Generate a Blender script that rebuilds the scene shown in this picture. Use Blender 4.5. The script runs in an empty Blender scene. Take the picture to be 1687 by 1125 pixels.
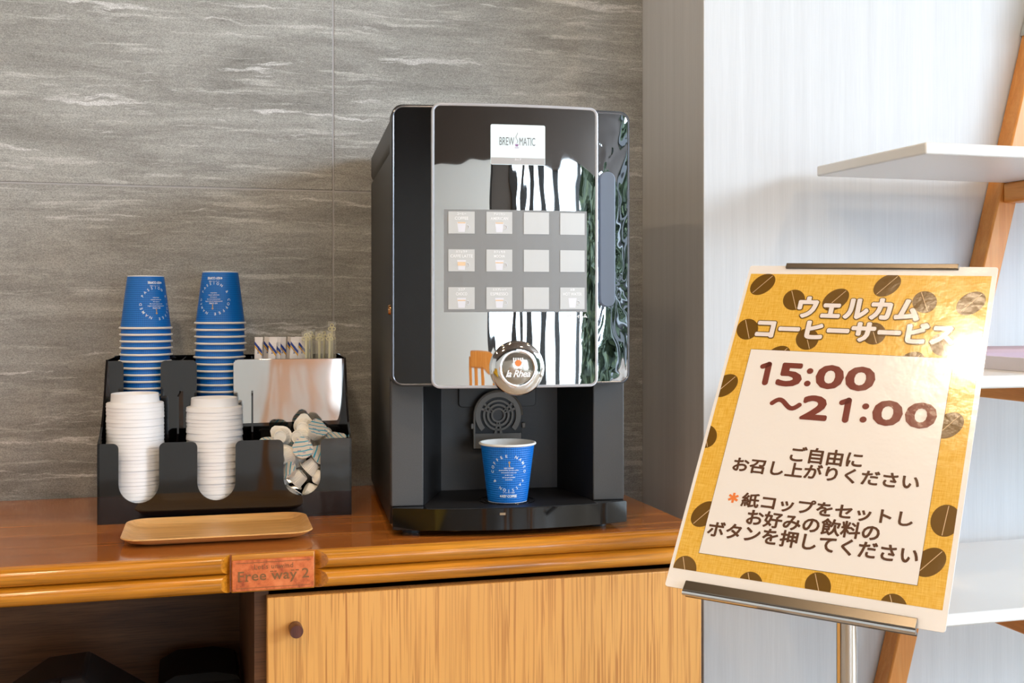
import bpy, bmesh, math, random
from mathutils import Vector, Matrix, Euler
random.seed(7)
R = math.radians
SC = bpy.context.scene
COL = SC.collection

# ------------------------------------------------------------------ camera, world, key light, exposure
cam_d = bpy.data.cameras.new('camera')
cam_d.lens = 40.33; cam_d.sensor_width = 36.0; cam_d.sensor_fit = 'HORIZONTAL'
cam_d.shift_y = -58.5 / 1687.0
cam_d.clip_start = 0.02
cam = bpy.data.objects.new('camera', cam_d); COL.objects.link(cam)
cam.location = (0, 0, 1.105)
cam.rotation_euler = (R(90), 0, R(-15.721))
SC.camera = cam

world = bpy.data.worlds.new('sky'); SC.world = world
world.use_nodes = True
wn = world.node_tree.nodes; wl = world.node_tree.links
bg = wn['Background']
bg.inputs['Color'].default_value = (0.70, 0.85, 1.0, 1)
bg.inputs['Strength'].default_value = 9.5

def area_light(name, loc, target, sx, sy, power, col):
    d = bpy.data.lights.new(name, 'AREA'); d.shape = 'RECTANGLE'; d.size = sx; d.size_y = sy
    d.energy = power; d.color = col
    o = bpy.data.objects.new(name, d); COL.objects.link(o); o.location = loc
    o.rotation_euler = (Vector(target) - Vector(loc)).to_track_quat('-Z', 'Y').to_euler()
    return o
# daylight entering through the upper part of the big side window
area_light('window_daylight', (3.36, -0.95, 2.15), (0.3, 0.9, 1.2), 2.5, 0.62, 76, (0.72, 0.86, 1.0))
def portal(name, loc, target, sx, sy):
    o = area_light(name, loc, target, sx, sy, 1, (1, 1, 1)); o.data.cycles.is_portal = True
portal('window_portal', (3.43, -1.63, 1.33), (0, -1.63, 1.33), 5.1, 2.36)
portal('window_portal', (1.85, -4.25, 1.3), (1.85, 0, 1.3), 3.1, 1.9)

SC.view_settings.view_transform = 'Standard'
SC.view_settings.look = 'None'
SC.view_settings.gamma = 1.0
SC.view_settings.use_curve_mapping = False
SC.view_settings.exposure = 0.08

# ------------------------------------------------------------------ helpers
class MB:
    """collects vertices and faces of one mesh"""
    def __init__(s): s.v = []; s.f = []; s.uv = None
    def add(s, vs, fs):
        n = len(s.v); s.v += [tuple(v) for v in vs]; s.f += [tuple(i + n for i in f) for f in fs]; return s
    def box(s, x0, x1, y0, y1, z0, z1):
        return s.add([(x0,y0,z0),(x1,y0,z0),(x1,y1,z0),(x0,y1,z0),(x0,y0,z1),(x1,y0,z1),(x1,y1,z1),(x0,y1,z1)],
                     [(0,3,2,1),(4,5,6,7),(0,1,5,4),(1,2,6,5),(2,3,7,6),(3,0,4,7)])
    def prism(s, pts, h0, h1, m=lambda a, b, h: (a, b, h)):
        """2D outline (counter-clockwise in a,b) extruded along h"""
        n = len(pts)
        vs = [m(a, b, h0) for a, b in pts] + [m(a, b, h1) for a, b in pts]
        fs = [tuple(reversed(range(n))), tuple(range(n, 2*n))] + [(i, (i+1) % n, n + (i+1) % n, n + i) for i in range(n)]
        return s.add(vs, fs)
    def flat(s, pts, m): return s.add([m(a, b) for a, b in pts], [tuple(range(len(pts)))])
    def lathe(s, prof, seg=32, m=lambda x, y, z: (x, y, z), cap0=False, cap1=False):
        vs = []; fs = []; n = len(prof)
        for k in range(seg):
            a = 2*math.pi*k/seg
            for r, z in prof: vs.append(m(r*math.cos(a), r*math.sin(a), z))
        for k in range(seg):
            k2 = (k+1) % seg
            for i in range(n-1): fs.append((k*n+i, k2*n+i, k2*n+i+1, k*n+i+1))
        if cap0: fs.append(tuple(reversed([k*n for k in range(seg)])))
        if cap1: fs.append(tuple(k*n+n-1 for k in range(seg)))
        return s.add(vs, fs)
    def tube(s, path, r, seg=8, closed=False, caps=True):
        P = [Vector(p) for p in path]; n = len(P); vs = []; fs = []
        up = None
        for i, p in enumerate(P):
            if closed: t = P[(i+1) % n] - P[i-1]
            else: t = P[min(i+1, n-1)] - P[max(i-1, 0)]
            t.normalize()
            if up is None:
                up = Vector((0,0,1)) if abs(t.z) < .9 else Vector((1,0,0))
            a = t.cross(up); a.normalize(); b = a.cross(t); b.normalize(); up = b
            rr = r[i] if isinstance(r, (list, tuple)) else r
            for k in range(seg):
                w = 2*math.pi*k/seg; vs.append(p + a*(rr*math.cos(w)) + b*(rr*math.sin(w)))
        for i in range(n if closed else n-1):
            j = (i+1) % n
            for k in range(seg):
                k2 = (k+1) % seg; fs.append((i*seg+k, i*seg+k2, j*seg+k2, j*seg+k))
        if caps and not closed:
            fs.append(tuple(reversed(range(seg)))); fs.append(tuple((n-1)*seg+k for k in range(seg)))
        return s.add(vs, fs)
    def xf(s, M): s.v = [tuple(M @ Vector(v)) for v in s.v]; return s
    def mesh(s, name, mat, smooth=35):
        me = bpy.data.meshes.new(name); me.from_pydata(s.v, [], s.f)
        bm = bmesh.new(); bm.from_mesh(me); bmesh.ops.recalc_face_normals(bm, faces=bm.faces); bm.to_mesh(me); bm.free()
        me.materials.append(mat)
        if smooth:
            for p in me.polygons: p.use_smooth = True
            me.set_sharp_from_angle(angle=R(smooth))
        return me

def link(name, data, parent=None, loc=(0,0,0), rot=(0,0,0)):
    o = bpy.data.objects.new(name, data); COL.objects.link(o)
    o.location = loc; o.rotation_euler = rot
    if parent is not None: o.parent = parent
    return o
def obj(name, mb, mat, parent=None, bevel=0, smooth=35, loc=(0,0,0), rot=(0,0,0), seg=2):
    o = link(name, mb.mesh(name, mat, smooth), parent, loc, rot)
    if bevel:
        b = o.modifiers.new('bevel', 'BEVEL'); b.width = bevel; b.segments = seg; b.limit_method = 'ANGLE'; b.angle_limit = R(40)
        b.harden_normals = False
    return o
def tag(o, label, cat, group=None):
    o['label'] = label; o['category'] = cat
    if group: o['group'] = group
    return o
def thing(name, label, cat, loc=(0,0,0), rot=(0,0,0), group=None):
    return tag(link(name, None, None, loc, rot), label, cat, group)
def struct(o, label=None):
    o['kind'] = 'structure'
    if label: o['label'] = label
    return o
def copy_tree(o, parent=None):
    c = o.copy(); COL.objects.link(c)
    if parent is not None: c.parent = parent
    for ch in list(o.children): copy_tree(ch, c)
    return c
def rrect(x0, x1, y0, y1, r, n=6):
    pts = []
    for cx, cy, a0 in ((x1-r, y0+r, -90), (x1-r, y1-r, 0), (x0+r, y1-r, 90), (x0+r, y0+r, 180)):
        for k in range(n+1):
            a = R(a0 + 90*k/n); pts.append((cx + r*math.cos(a), cy + r*math.sin(a)))
    return pts
ORD = ['zeroth','first','second','third','fourth','fifth','sixth','seventh','eighth','ninth','tenth','eleventh','twelfth','thirteenth','fourteenth','fifteenth','sixteenth','seventeenth','eighteenth','nineteenth','twentieth']
def ordinal(i):
    if i <= 20: return ORD[i]
    if i == 30: return 'thirtieth'
    return ('twenty-' if i < 30 else 'thirty-') + ORD[i % 10]

# text -> flat mesh, fitted to a rectangle and mapped onto a surface
def text_pts(body, bold=0.0, shear=0.0, spacing=1.0):
    c = bpy.data.curves.new('lettering', 'FONT'); c.body = body; c.size = 1.0; c.shear = shear; c.offset = bold
    c.space_character = spacing; c.resolution_u = 3; c.fill_mode = 'FRONT'
    o = bpy.data.objects.new('lettering', c); COL.objects.link(o)
    dg = bpy.context.evaluated_depsgraph_get(); dg.update()
    me = bpy.data.meshes.new_from_object(o.evaluated_get(dg))
    vs = [tuple(v.co) for v in me.vertices]; fs = [tuple(p.vertices) for p in me.polygons]
    bpy.data.objects.remove(o); bpy.data.curves.remove(c); bpy.data.meshes.remove(me)
    return vs, fs
def text_fit(body, a0, a1, b0, b1, m, bold=0.0, shear=0.0, spacing=1.0, grow=0.0):
    """mesh of a line of text filling a0..a1 x b0..b1 of a surface given by m(a, b)"""
    vs, fs = text_pts(body, bold, shear, spacing)
    xs = [v[0] for v in vs]; ys = [v[1] for v in vs]
    x0, x1, y0, y1 = min(xs), max(xs), min(ys), max(ys)
    mb = MB()
    sx = (a1-a0) / (x1-x0); sy = (b1-b0) / (y1-y0) if b1 is not None else sx
    if b1 is None: b1 = b0 + sy*(y1-y0)
    mb.add([m(a0 + (v[0]-x0)*sx, b0 + (v[1]-y0)*sy) for v in vs], fs)
    return mb
def text_round(body, a0, a1, b0, b1, m, r, n=12, spacing=1.0):
    vs, fs = text_pts(body, 0.0, 0.0, spacing)
    xs = [v[0] for v in vs]; ys = [v[1] for v in vs]; x0, x1, y0, y1 = min(xs), max(xs), min(ys), max(ys)
    sx = (a1-a0-2*r)/(x1-x0); sy = (b1-b0-2*r)/(y1-y0); mb = MB()
    for k in range(n):
        dx, dy = r*math.cos(2*math.pi*k/n), r*math.sin(2*math.pi*k/n)
        mb.add([m(a0+r+(v[0]-x0)*sx+dx, b0+r+(v[1]-y0)*sy+dy, k) for v in vs], fs)
    return mb
def letters(name, mb, mat, parent, label=None):
    o = link(name, None, None)
    bpy.data.objects.remove(o)
    me = bpy.data.meshes.new(name); me.from_pydata(mb.v, [], mb.f); me.materials.append(mat)
    o = link(name, me, parent)
    if label: o['label'] = label
    return o

# ------------------------------------------------------------------ materials
def srgb(r, g, b):
    f = lambda c: (c/255/12.92) if c/255 <= .04045 else ((c/255+.055)/1.055)**2.4
    return (f(r), f(g), f(b), 1)
def pm(name, col, rough=.5, metal=0.0, ior=1.5, coat=0.0, trans=0.0, emit=None, estr=0.0, alpha=1.0, spec=.5):
    m = bpy.data.materials.new(name); m.use_nodes = True
    b = m.node_tree.nodes['Principled BSDF']
    b.inputs['Base Color'].default_value = col; b.inputs['Roughness'].default_value = rough
    b.inputs['Metallic'].default_value = metal; b.inputs['IOR'].default_value = ior
    b.inputs['Coat Weight'].default_value = coat; b.inputs['Coat Roughness'].default_value = .05
    b.inputs['Transmission Weight'].default_value = trans; b.inputs['Alpha'].default_value = alpha
    b.inputs['Specular IOR Level'].default_value = spec
    if emit: b.inputs['Emission Color'].default_value = emit; b.inputs['Emission Strength'].default_value = estr
    return m
class NT:
    """small node-tree writer"""
    def __init__(s, m): s.t = m.node_tree; s.b = s.t.nodes['Principled BSDF']
    def n(s, typ, ins=None, **kw):
        nd = s.t.nodes.new(typ)
        for k, v in kw.items(): setattr(nd, k, v)
        for k, v in (ins or {}).items():
            if isinstance(v, bpy.types.NodeSocket): s.t.links.new(v, nd.inputs[k])
            else: nd.inputs[k].default_value = v
        return nd
    def coord(s, scale=(1,1,1), loc=(0,0,0), rot=(0,0,0), kind='Object'):
        c = s.n('ShaderNodeTexCoord')
        return s.n('ShaderNodeMapping', {'Vector': c.outputs[kind], 'Scale': scale, 'Location': loc, 'Rotation': rot}).outputs[0]
    def noise(s, vec, scale, detail=4, rough=.55, dist=0.0):
        return s.n('ShaderNodeTexNoise', {'Vector': vec, 'Scale': scale, 'Detail': detail, 'Roughness': rough, 'Distortion': dist}).outputs['Fac']
    def ramp(s, fac, stops):
        r = s.n('ShaderNodeValToRGB', {'Fac': fac}); e = r.color_ramp.elements
        while len(e) < len(stops): e.new(.5)
        for el, (p, c) in zip(e, stops): el.position = p; el.color = c
        return r.outputs['Color']
    def mix(s, fac, a, b, mode='MIX'):
        x = s.n('ShaderNodeMix', data_type='RGBA', blend_type=mode)
        for k, v in ((0, fac), (6, a), (7, b)):
            if isinstance(v, bpy.types.NodeSocket): s.t.links.new(v, x.inputs[k])
            else: x.inputs[k].default_value = v
        return x.outputs[2]
    def math(s, op, a, b=0.0):
        x = s.n('ShaderNodeMath', operation=op)
        for k, v in ((0, a), (1, b)):
            if isinstance(v, bpy.types.NodeSocket): s.t.links.new(v, x.inputs[k])
            else: x.inputs[k].default_value = v
        return x.outputs[0]
    def bump(s, h, strength, dist):
        o = s.n('ShaderNodeBump', {'Height': h, 'Strength': strength, 'Distance': dist}).outputs[0]
        s.t.links.new(o, s.b.inputs['Normal']); return o
    def out(s, sock, name): s.t.links.new(sock, s.b.inputs[name])
G = lambda v: (v, v, v, 1)

def wood(name, dark, mid, light, axis, rough=.3, coat=0.0, scale=1.0, pores=.35, stretch=16):
    m = pm(name, mid, rough, coat=coat); t = NT(m)
    sc = [stretch*scale]*3; sc[axis] = scale
    v = t.coord(tuple(sc))
    n1 = t.noise(v, 2.2, 6, .6, 1.2)
    col = t.ramp(n1, [(.28, dark), (.5, mid), (.74, light)])
    sc2 = [520*scale]*3; sc2[axis] = 16*scale
    n2 = t.noise(t.coord(tuple(sc2)), 1.0, 3, .6)
    por = t.ramp(n2, [(.36, G(1-pores)), (.52, G(1))])
    n3 = t.noise(t.coord((5, 5, 5)), 1.0, 3)
    blot = t.ramp(n3, [(.3, G(.86)), (.7, G(1.06))])
    c = t.mix(1.0, col, por, 'MULTIPLY'); c = t.mix(1.0, c, blot, 'MULTIPLY')
    t.out(c, 'Base Color'); t.bump(n2, .06, .0006)
    return m
def oak(name, base, line, axis=2):
    """straight oak veneer with fine dashes and a few cathedrals"""
    m = pm(name, base, .42); t = NT(m)
    sc = [34]*3; sc[axis] = .5
    n1 = t.noise(t.coord(tuple(sc)), 1.6, 4, .55, .8)
    sc2 = [420]*3; sc2[axis] = 7
    n2 = t.noise(t.coord(tuple(sc2)), 1.0, 2, .5, .4)
    a = t.ramp(n1, [(.32, tuple(x*.95 for x in base[:3]) + (1,)), (.6, base)])
    b = t.ramp(n2, [(.41, G(0)), (.50, G(1))])
    sc3 = [60]*3; sc3[axis] = 2.0
    n3 = t.noise(t.coord(tuple(sc3)), 1.0, 3, .5, .6)
    dens = t.ramp(n3, [(.35, G(.85)), (.62, G(.25))])
    inv = t.math('SUBTRACT', 1.0, b)
    f = t.math('MULTIPLY', inv, dens)
    t.out(t.mix(f, a, line), 'Base Color'); t.bump(n2, .05, .0005)
    return m

M = {}
M['counter'] = wood('varnished_counter_wood', srgb(146,78,26), srgb(182,106,42), srgb(208,134,62), 0, .13, .25, .55, .2)
M['counter_edge'] = wood('varnished_edge_wood', srgb(154,90,14), srgb(198,124,28), srgb(222,152,54), 0, .24, .3, .6, .3)
M['oak'] = oak('oak_veneer', srgb(222,160,84), srgb(164,98,40))
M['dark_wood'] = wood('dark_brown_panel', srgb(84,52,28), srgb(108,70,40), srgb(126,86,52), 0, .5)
M['tray_wood'] = wood('light_tray_wood', srgb(196,138,74), srgb(220,166,98), srgb(236,188,124), 0, .35, 0, 1.0, .18, 30)
M['knob_wood'] = wood('rosewood', srgb(52,24,18), srgb(84,42,32), srgb(108,60,46), 2, .35, 0, 3)
M['beech'] = wood('beech', srgb(210,128,48), srgb(222,144,64), srgb(232,164,88), 2, .4, 0, 1.5, .1)
M['beech_y'] = wood('beech_rail', srgb(210,128,48), srgb(222,144,64), srgb(232,164,88), 1, .4, 0, 1.5, .1)
M['white_lam'] = pm('white_laminate', srgb(238,238,236), .35)

def stone():
    m = pm('streaked_grey_stone', srgb(120,118,112), .6); t = NT(m)
    n1 = t.noise(t.coord((1.1, 1.1, 5.5)), 2.4, 10, .70, .9)
    c = t.ramp(n1, [(.28, srgb(124,123,119)), (.45, srgb(150,149,145)), (.60, srgb(168,168,164)), (.80, srgb(194,194,192))])
    n5 = t.noise(t.coord((7, 7, 60)), 1.6, 6, .72, 1.0)
    c = t.mix(1.0, c, t.ramp(n5, [(.32, G(.80)), (.48, G(.98)), (.72, G(1.10))]), 'MULTIPLY')
    # pale veins: ragged, wandering, nearly level
    warp = t.noise(t.coord((9, 9, 9)), 1.0, 4, .6)
    vz = t.n('ShaderNodeCombineXYZ', {0: 0.0, 1: 0.0, 2: t.math('MULTIPLY', t.math('SUBTRACT', warp, .5), 1.1)}).outputs[0]
    vv = t.n('ShaderNodeVectorMath', {0: t.coord((2.9, 2.9, 34), (3.1, 0, 1.7)), 1: vz}, operation='ADD').outputs[0]
    nv = t.noise(vv, 1.25, 8, .68, .3)
    vein = t.ramp(nv, [(.585, G(0)), (.625, G(.7)), (.74, G(1))])
    nb = t.noise(t.coord((2.6, 2.6, 8), (9, 0, 4)), 1.0, 4, .6)
    gate = t.ramp(nb, [(.42, G(0)), (.55, G(.9))])
    c = t.mix(t.math('MULTIPLY', vein, gate), c, srgb(226,226,226))
    vf = t.n('ShaderNodeVectorMath', {0: t.coord((6.5, 6.5, 84), (1.3, 0, 7.7)), 1: vz}, operation='ADD').outputs[0]
    fine = t.ramp(t.noise(vf, 1.0, 6, .65, .4), [(.57, G(0)), (.66, G(.55))])
    c = t.mix(fine, c, srgb(206,206,203))
    n4 = t.noise(t.coord((1, 1, 1.5)), 480, 3, .7)
    c = t.mix(1.0, c, t.ramp(n4, [(.34, G(.66)), (.5, G(.97)), (.66, G(1.25))]), 'MULTIPLY')
    t.out(c, 'Base Color')
    h = t.math('ADD', t.math('MULTIPLY', n4, .4), n5)
    t.bump(h, .35, .0010)
    return m
M['stone'] = stone()
M['grout'] = pm('grout', srgb(168,166,167), .8)
def wallpaper():
    m = pm('pale_woven_wallpaper', srgb(222,222,222), .75); t = NT(m)
    n1 = t.noise(t.coord((55, 55, .8)), 1.0, 4, .6)
    n2 = t.noise(t.coord((420, 420, 14)), 1.0, 2, .6)
    n3 = t.noise(t.coord((60, 60, 700)), 1.0, 2, .6)
    c = t.ramp(n1, [(.3, srgb(203,204,206)), (.7, srgb(211,212,214))])
    c = t.mix(1.0, c, t.ramp(n2, [(.3, G(.97)), (.7, G(1.02))]), 'MULTIPLY')
    t.out(c, 'Base Color'); t.bump(t.math('ADD', n2, n3), .12, .0004)
    return m
M['wallpaper'] = wallpaper()
M['paint'] = pm('white_paint', srgb(243,242,238), .7)
M['ceiling'] = wood('ceiling_planks', srgb(94,78,68), srgb(112,94,82), srgb(126,108,96), 1, .6)
M['floor'] = wood('floor_boards', srgb(150,132,112), srgb(172,152,130), srgb(188,170,148), 1, .35)
M['dark_frame'] = pm('dark_window_frame', srgb(34,32,32), .4)
M['black_sat'] = pm('black_satin_plastic', srgb(26,25,25), .42)
M['black_dull'] = pm('black_dull_plastic', srgb(16,15,15), .8)
M['black_gloss'] = pm('black_gloss_plastic', srgb(12,12,13), .06, ior=1.55)
def acrylic():
    m = pm('black_acrylic', srgb(11,10,12), .05, ior=1.75); t = NT(m)
    t.bump(t.noise(t.coord((14, 14, 5)), 1.0, 2), .12, .004)
    return m
M['acrylic'] = acrylic()
M['black_mat'] = pm('black_moulded_plastic', srgb(20,20,22), .5)
def greyplastic():
    m = pm('charcoal_textured_plastic', srgb(70,69,69), .5); t = NT(m)
    n = t.noise(t.coord((1,1,1)), 1400, 2)
    t.out(t.ramp(n, [(.3, srgb(60,59,59)), (.7, srgb(80,79,79))]), 'Base Color'); t.bump(n, .3, .0003)
    return m
M['charcoal'] = greyplastic()
def mirror(name, col, rough, sx, sz, dist, strength):
    m = pm(name, col, rough, metal=1.0); t = NT(m)
    n = t.noise(t.coord((sx, 1, sz)), 1.0, 2, .4, .6)
    t.bump(n, strength, dist)
    return m
M['mirror'] = mirror('wavy_mirror_film', srgb(226,226,224), .015, 11, 5, .0016, .5)
M['mirror2'] = mirror('rippled_chrome_film', srgb(220,224,228), .015, 24, 15, .0022, .6)
M['steel'] = mirror('polished_steel_plate', srgb(205,204,200), .07, 14, 4, .0012, .4)
M['chrome'] = pm('chrome', srgb(225,222,218), .06, metal=1.0)
M['dull_steel'] = pm('worn_steel', srgb(116,108,98), .32, metal=1.0)
M['clear_rim'] = pm('clear_acrylic_rim', srgb(206,208,216), .08, metal=.35, coat=.6)
M['rim_line'] = pm('silver_edge_line', srgb(128,130,138), .2, metal=.7)
M['film'] = pm('grey_frosted_film', srgb(136,137,138), .5)
M['keycap'] = pm('pale_key_panel', srgb(200,201,201), .4)
M['keywhite'] = pm('white_print', srgb(246,246,248), .5)
M['key_cup'] = pm('pale_cup_print', srgb(224,224,232), .5)
M['key_orange'] = pm('coffee_print', srgb(230,200,166), .5)
M['handle'] = pm('blue_grey_handle', srgb(104,114,130), .45)
M['lcd'] = pm('lit_screen', srgb(200,215,220), .25, emit=srgb(226,240,240), estr=.30)
M['lcd_band'] = pm('screen_grey_band', srgb(178,176,176), .3)
M['grey_ink'] = pm('grey_print', srgb(112,112,116), .5)
M['purple_ink'] = pm('purple_print', srgb(150,116,158), .5)
M['white_plastic'] = pm('white_plastic', srgb(240,240,243), .4)
M['paper_white'] = pm('white_paper', srgb(240,236,230), .6)
M['logo_orange'] = pm('orange_print', srgb(232,132,56), .4)
M['lens'] = pm('smoked_emblem_lens', srgb(168,160,148), .1, metal=.75)
def cup_blue():
    m = pm('embossed_blue_paper', srgb(14,92,190), .45); t = NT(m)
    uv = t.n('ShaderNodeTexCoord').outputs['UV']
    sep = t.n('ShaderNodeSeparateXYZ', {0: uv})
    a = t.math('SINE', t.math('MULTIPLY', sep.outputs[0], 2*math.pi*74))
    b = t.math('SINE', t.math('MULTIPLY', sep.outputs[1], 2*math.pi*27))
    h = t.math('ADD', t.math('MULTIPLY', a, .22), t.math('MULTIPLY', b, .4))
    c = t.ramp(t.math('ADD', t.math('MULTIPLY', h, .5), .5), [(.1, srgb(0,86,172)), (.9, srgb(0,122,214))])
    t.out(c, 'Base Color'); t.bump(h, .5, .0006)
    return m
M['cup_blue'] = cup_blue()
M['ink_white'] = pm('white_cup_print', srgb(226,234,244), .5)
M['ink_gold'] = pm('gold_cup_print', srgb(222,172,40), .5)
M['leather'] = None
def leather():
    m = pm('orange_brown_leather', srgb(186,88,44), .38); t = NT(m)
    n = t.noise(t.coord((1,1,1)), 70, 5, .65); n2 = t.noise(t.coord((1,1,1)), 700, 2)
    t.out(t.ramp(n, [(.32, srgb(150,62,24)), (.5, srgb(206,104,50)), (.7, srgb(224,128,72))]), 'Base Color'); t.bump(n2, .25, .0004)
    return m
M['leather'] = leather()
M['leather_ink'] = pm('stamped_bronze_print', srgb(128,84,40), .5)
def yellow_print():
    m = pm('yellow_linen_print', srgb(240,186,70), .2, coat=.5); t = NT(m)
    a = t.noise(t.coord((900, 60, 1)), 1.0, 2); b = t.noise(t.coord((60, 900, 1)), 1.0, 2)
    s = t.math('ADD', t.math('MULTIPLY', a, .5), t.math('MULTIPLY', b, .5))
    t.out(t.ramp(s, [(.36, srgb(230,172,50)), (.62, srgb(250,206,100))]), 'Base Color')
    t.bump(t.noise(t.coord((38, 38, 38)), 1.0, 3), .25, .0022)
    return m
def print_mat(name, col, rough=.2):
    m = pm(name, col, rough, coat=.5); t = NT(m)
    t.bump(t.noise(t.coord((38, 38, 38)), 1.0, 3), .25, .0022); return m
M['yellow'] = yellow_print()
M['sheet'] = print_mat('laminated_white', srgb(250,247,246))
M['panel'] = print_mat('printed_white_panel', srgb(250,246,244))
M['bean'] = print_mat('bean_brown_print', srgb(112,80,26))
M['bean_line'] = print_mat('bean_line_print', srgb(228,196,150))
M['maroon'] = print_mat('maroon_print', srgb(128,66,56))
M['brown'] = print_mat('brown_print', srgb(96,66,48))
M['outline'] = print_mat('olive_outline_print', srgb(110,82,36))
M['titlewhite'] = print_mat('white_title_print', srgb(246,238,236))
M['orange'] = print_mat('orange_print_mark', srgb(246,140,76))
M['mauve'] = pm('mauve_fabric', srgb(188,168,180), .8)
M['lilac_white'] = pm('pale_lilac_plastic', srgb(226,222,232), .4)
M['bracket'] = pm('grey_metal_bracket', srgb(188,190,188), .35, metal=.3)
M['capsule'] = pm('creamer_white', srgb(250,246,238), .4)
def foil():
    m = pm('printed_foil', srgb(214,210,202), .35); t = NT(m)
    w = t.n('ShaderNodeTexWave', {'Vector': t.coord((1,1,1)), 'Scale': 42.0, 'Distortion': 3.5, 'Detail': 1.0, 'Detail Scale': 1.2}, bands_direction='X').outputs['Fac']
    n = t.noise(t.coord((1,1,1)), 230, 1)
    f = t.ramp(w, [(.84, G(0)), (.90, G(1))]); f2 = t.ramp(n, [(.63, G(0)), (.68, G(.7))])
    c = t.mix(f2, srgb(216,211,203), srgb(110,116,178)); c = t.mix(f, c, srgb(40,160,196))
    t.out(c, 'Base Color'); return m
M['foil'] = foil()
M['stick_white'] = pm('white_stick_paper', srgb(238,234,234), .5)
M['stick_blue'] = pm('blue_stripe_print', srgb(36,64,150), .5)
M['stick_yellow'] = pm('yellow_stripe_print', srgb(226,170,40), .5)
M['stirrer'] = pm('cream_stirrer', srgb(226,222,186), .4)
M['sleeve'] = pm('clear_wrapper', srgb(240,240,228), .1, alpha=.13)
M['lamp_glow'] = pm('lamp_glow', G(1), emit=(1.0, .78, .52, 1), estr=60)
M['yellow_cloth'] = pm('yellow_upholstery', srgb(222,172,40), .8)
M['grass'] = pm('lawn', srgb(96,120,60), .9)
def leafmat():
    m = pm('hedge_leaves', srgb(44,66,36), .7); t = NT(m)
    n = t.noise(t.coord((1,1,1)), 9, 5, .7)
    t.out(t.ramp(n, [(.35, srgb(16,26,22)), (.55, srgb(48,60,38)), (.7, srgb(92,98,58))]), 'Base Color'); return m
M['leaf'] = leafmat()
M['pavement'] = pm('pale_pavement', srgb(190,188,182), .8)

# ------------------------------------------------------------------ the room
WY = 1.9465                      # stone wall face
XL, XR, YB, CH = -3.2, 3.4, -4.2, 2.6
o = struct(obj('floor', MB().box(XL-.1, XR+.1, YB-.1, WY+.1, -.1, 0), M['floor']), 'pale wooden floor of the room')
o = struct(obj('ceiling', MB().box(XL-.1, XR+.1, YB-.1, WY+.1, CH, CH+.1), M['ceiling']), 'brown plank ceiling of the room')
wall = struct(obj('wall_back', MB().box(XL, .7951, WY+.0009, WY+.1, 0, CH), M['grout']), 'wall of large streaked grey stone tiles behind the counter')
TS = .6
for i in range(-5, 2):
    for j in range(-3, 3):
        x0 = .2343 + (i-1)*TS + .0014; x1 = .2343 + i*TS - .0014; z0 = 1.2987 + (j-1)*TS + .0014; z1 = 1.2987 + j*TS - .0014
        x1 = min(x1, .7949); z0 = max(z0, 0.0); z1 = min(z1, CH-.001); x0 = max(x0, XL)
        if x1-x0 < .02 or z1-z0 < .02: continue
        obj('tile', MB().box(x0, x1, WY, WY+.0085, z0, z1), M['stone'], wall, bevel=.0008, seg=1)
# projecting pale wall on the right
struct(obj('wall_right', MB().box(.7951, XR, 1.69, WY+.1, 0, CH), M['wallpaper'], bevel=.0015), 'pale wallpapered wall projecting beside the stone wall')
struct(obj('wall_left', MB().box(XL-.1, XL, YB, WY, 0, CH), M['paint']))
# wall behind the viewer, with a wide window on its right half
wf = MB(); wf.box(XL, .30, YB-.12, YB, 0, CH); wf.box(.30, XR, YB-.12, YB, 0, .35); wf.box(.30, XR, YB-.12, YB, 2.25, CH)
struct(obj('wall_front', wf, M['paint']))
w1 = struct(link('window_1', None), 'wide window with dark posts behind the viewer')
for x, w in ((.30,.05), (.84,.13), (1.07,.08), (1.26,.15), (1.60,.16), (2.02,.12), (2.6,.10), (3.34,.06)): obj('mullion', MB().box(x, x+w, YB-.10, YB-.02, .35, 2.25), M['dark_frame'], w1)
for z in (.35, 2.19): obj('window_frame', MB().box(.30, XR, YB-.10, YB-.02, z, z+.06), M['dark_frame'], w1)
obj('blind', MB().box(.35, .84, YB-.09, YB-.06, 1.40, 2.2), pm('grey_brown_blind', srgb(92,84,78), .7), w1)
struct(obj('trim_1', MB().box(XL, XR, YB, YB+.05, 2.0, CH), pm('brown_soffit', srgb(74,62,54), .6)), 'brown soffit above the window behind the viewer')
# side wall with the big window that lights the counter
ws = MB(); ws.box(XR, XR+.12, YB, WY, 0, .15); ws.box(XR, XR+.12, YB, WY, 2.52, CH); ws.box(XR, XR+.12, .9, 1.69, .15, 2.52)
struct(obj('wall_side', ws, M['paint']))
w2 = struct(link('window_2', None), 'tall side window to the right of the viewer')
for y in (-4.15, -2.95, -1.75, -.5, .85): obj('mullion', MB().box(XR+.02, XR+.10, y, y+.05, .15, 2.52), M['dark_frame'], w2)
# outdoors, seen only in reflections
struct(obj('ground_outside', MB().box(-12, 16, -16, 10, -.3, -.12), M['pavement']))
def hedge(label, x0, x1, y0, y1, h, n):
    t = thing('garden_hedge', label, 'hedge', ((x0+x1)/2, (y0+y1)/2, -.12)); a, b = (x1-x0)/2, (y1-y0)/2
    mb = MB()
    for k in range(n):
        c = Vector((random.uniform(-a, a), random.uniform(-b, b), random.uniform(.0, h))); s = random.uniform(.18, .42)
        if random.random() < .75: c.x = -a + random.uniform(-.15, .2)
        d = Vector((random.uniform(-1, 1), random.uniform(-1, 1), random.uniform(-.6, 1))).normalized(); e = d.orthogonal().normalized()
        mb.add([c - d*s, c + e*s*.45, c + d*s, c - e*s*.45], [(0, 1, 2, 3)])
    f = obj('foliage', mb, M['leaf'], t, smooth=0); f['kind'] = 'stuff'
    obj('inner_growth', MB().box(-a+.25, a-.1, -b+.1, b-.1, 0, h-.15), pm('dark_inner_growth', srgb(30,44,28), .9), t)
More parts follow.
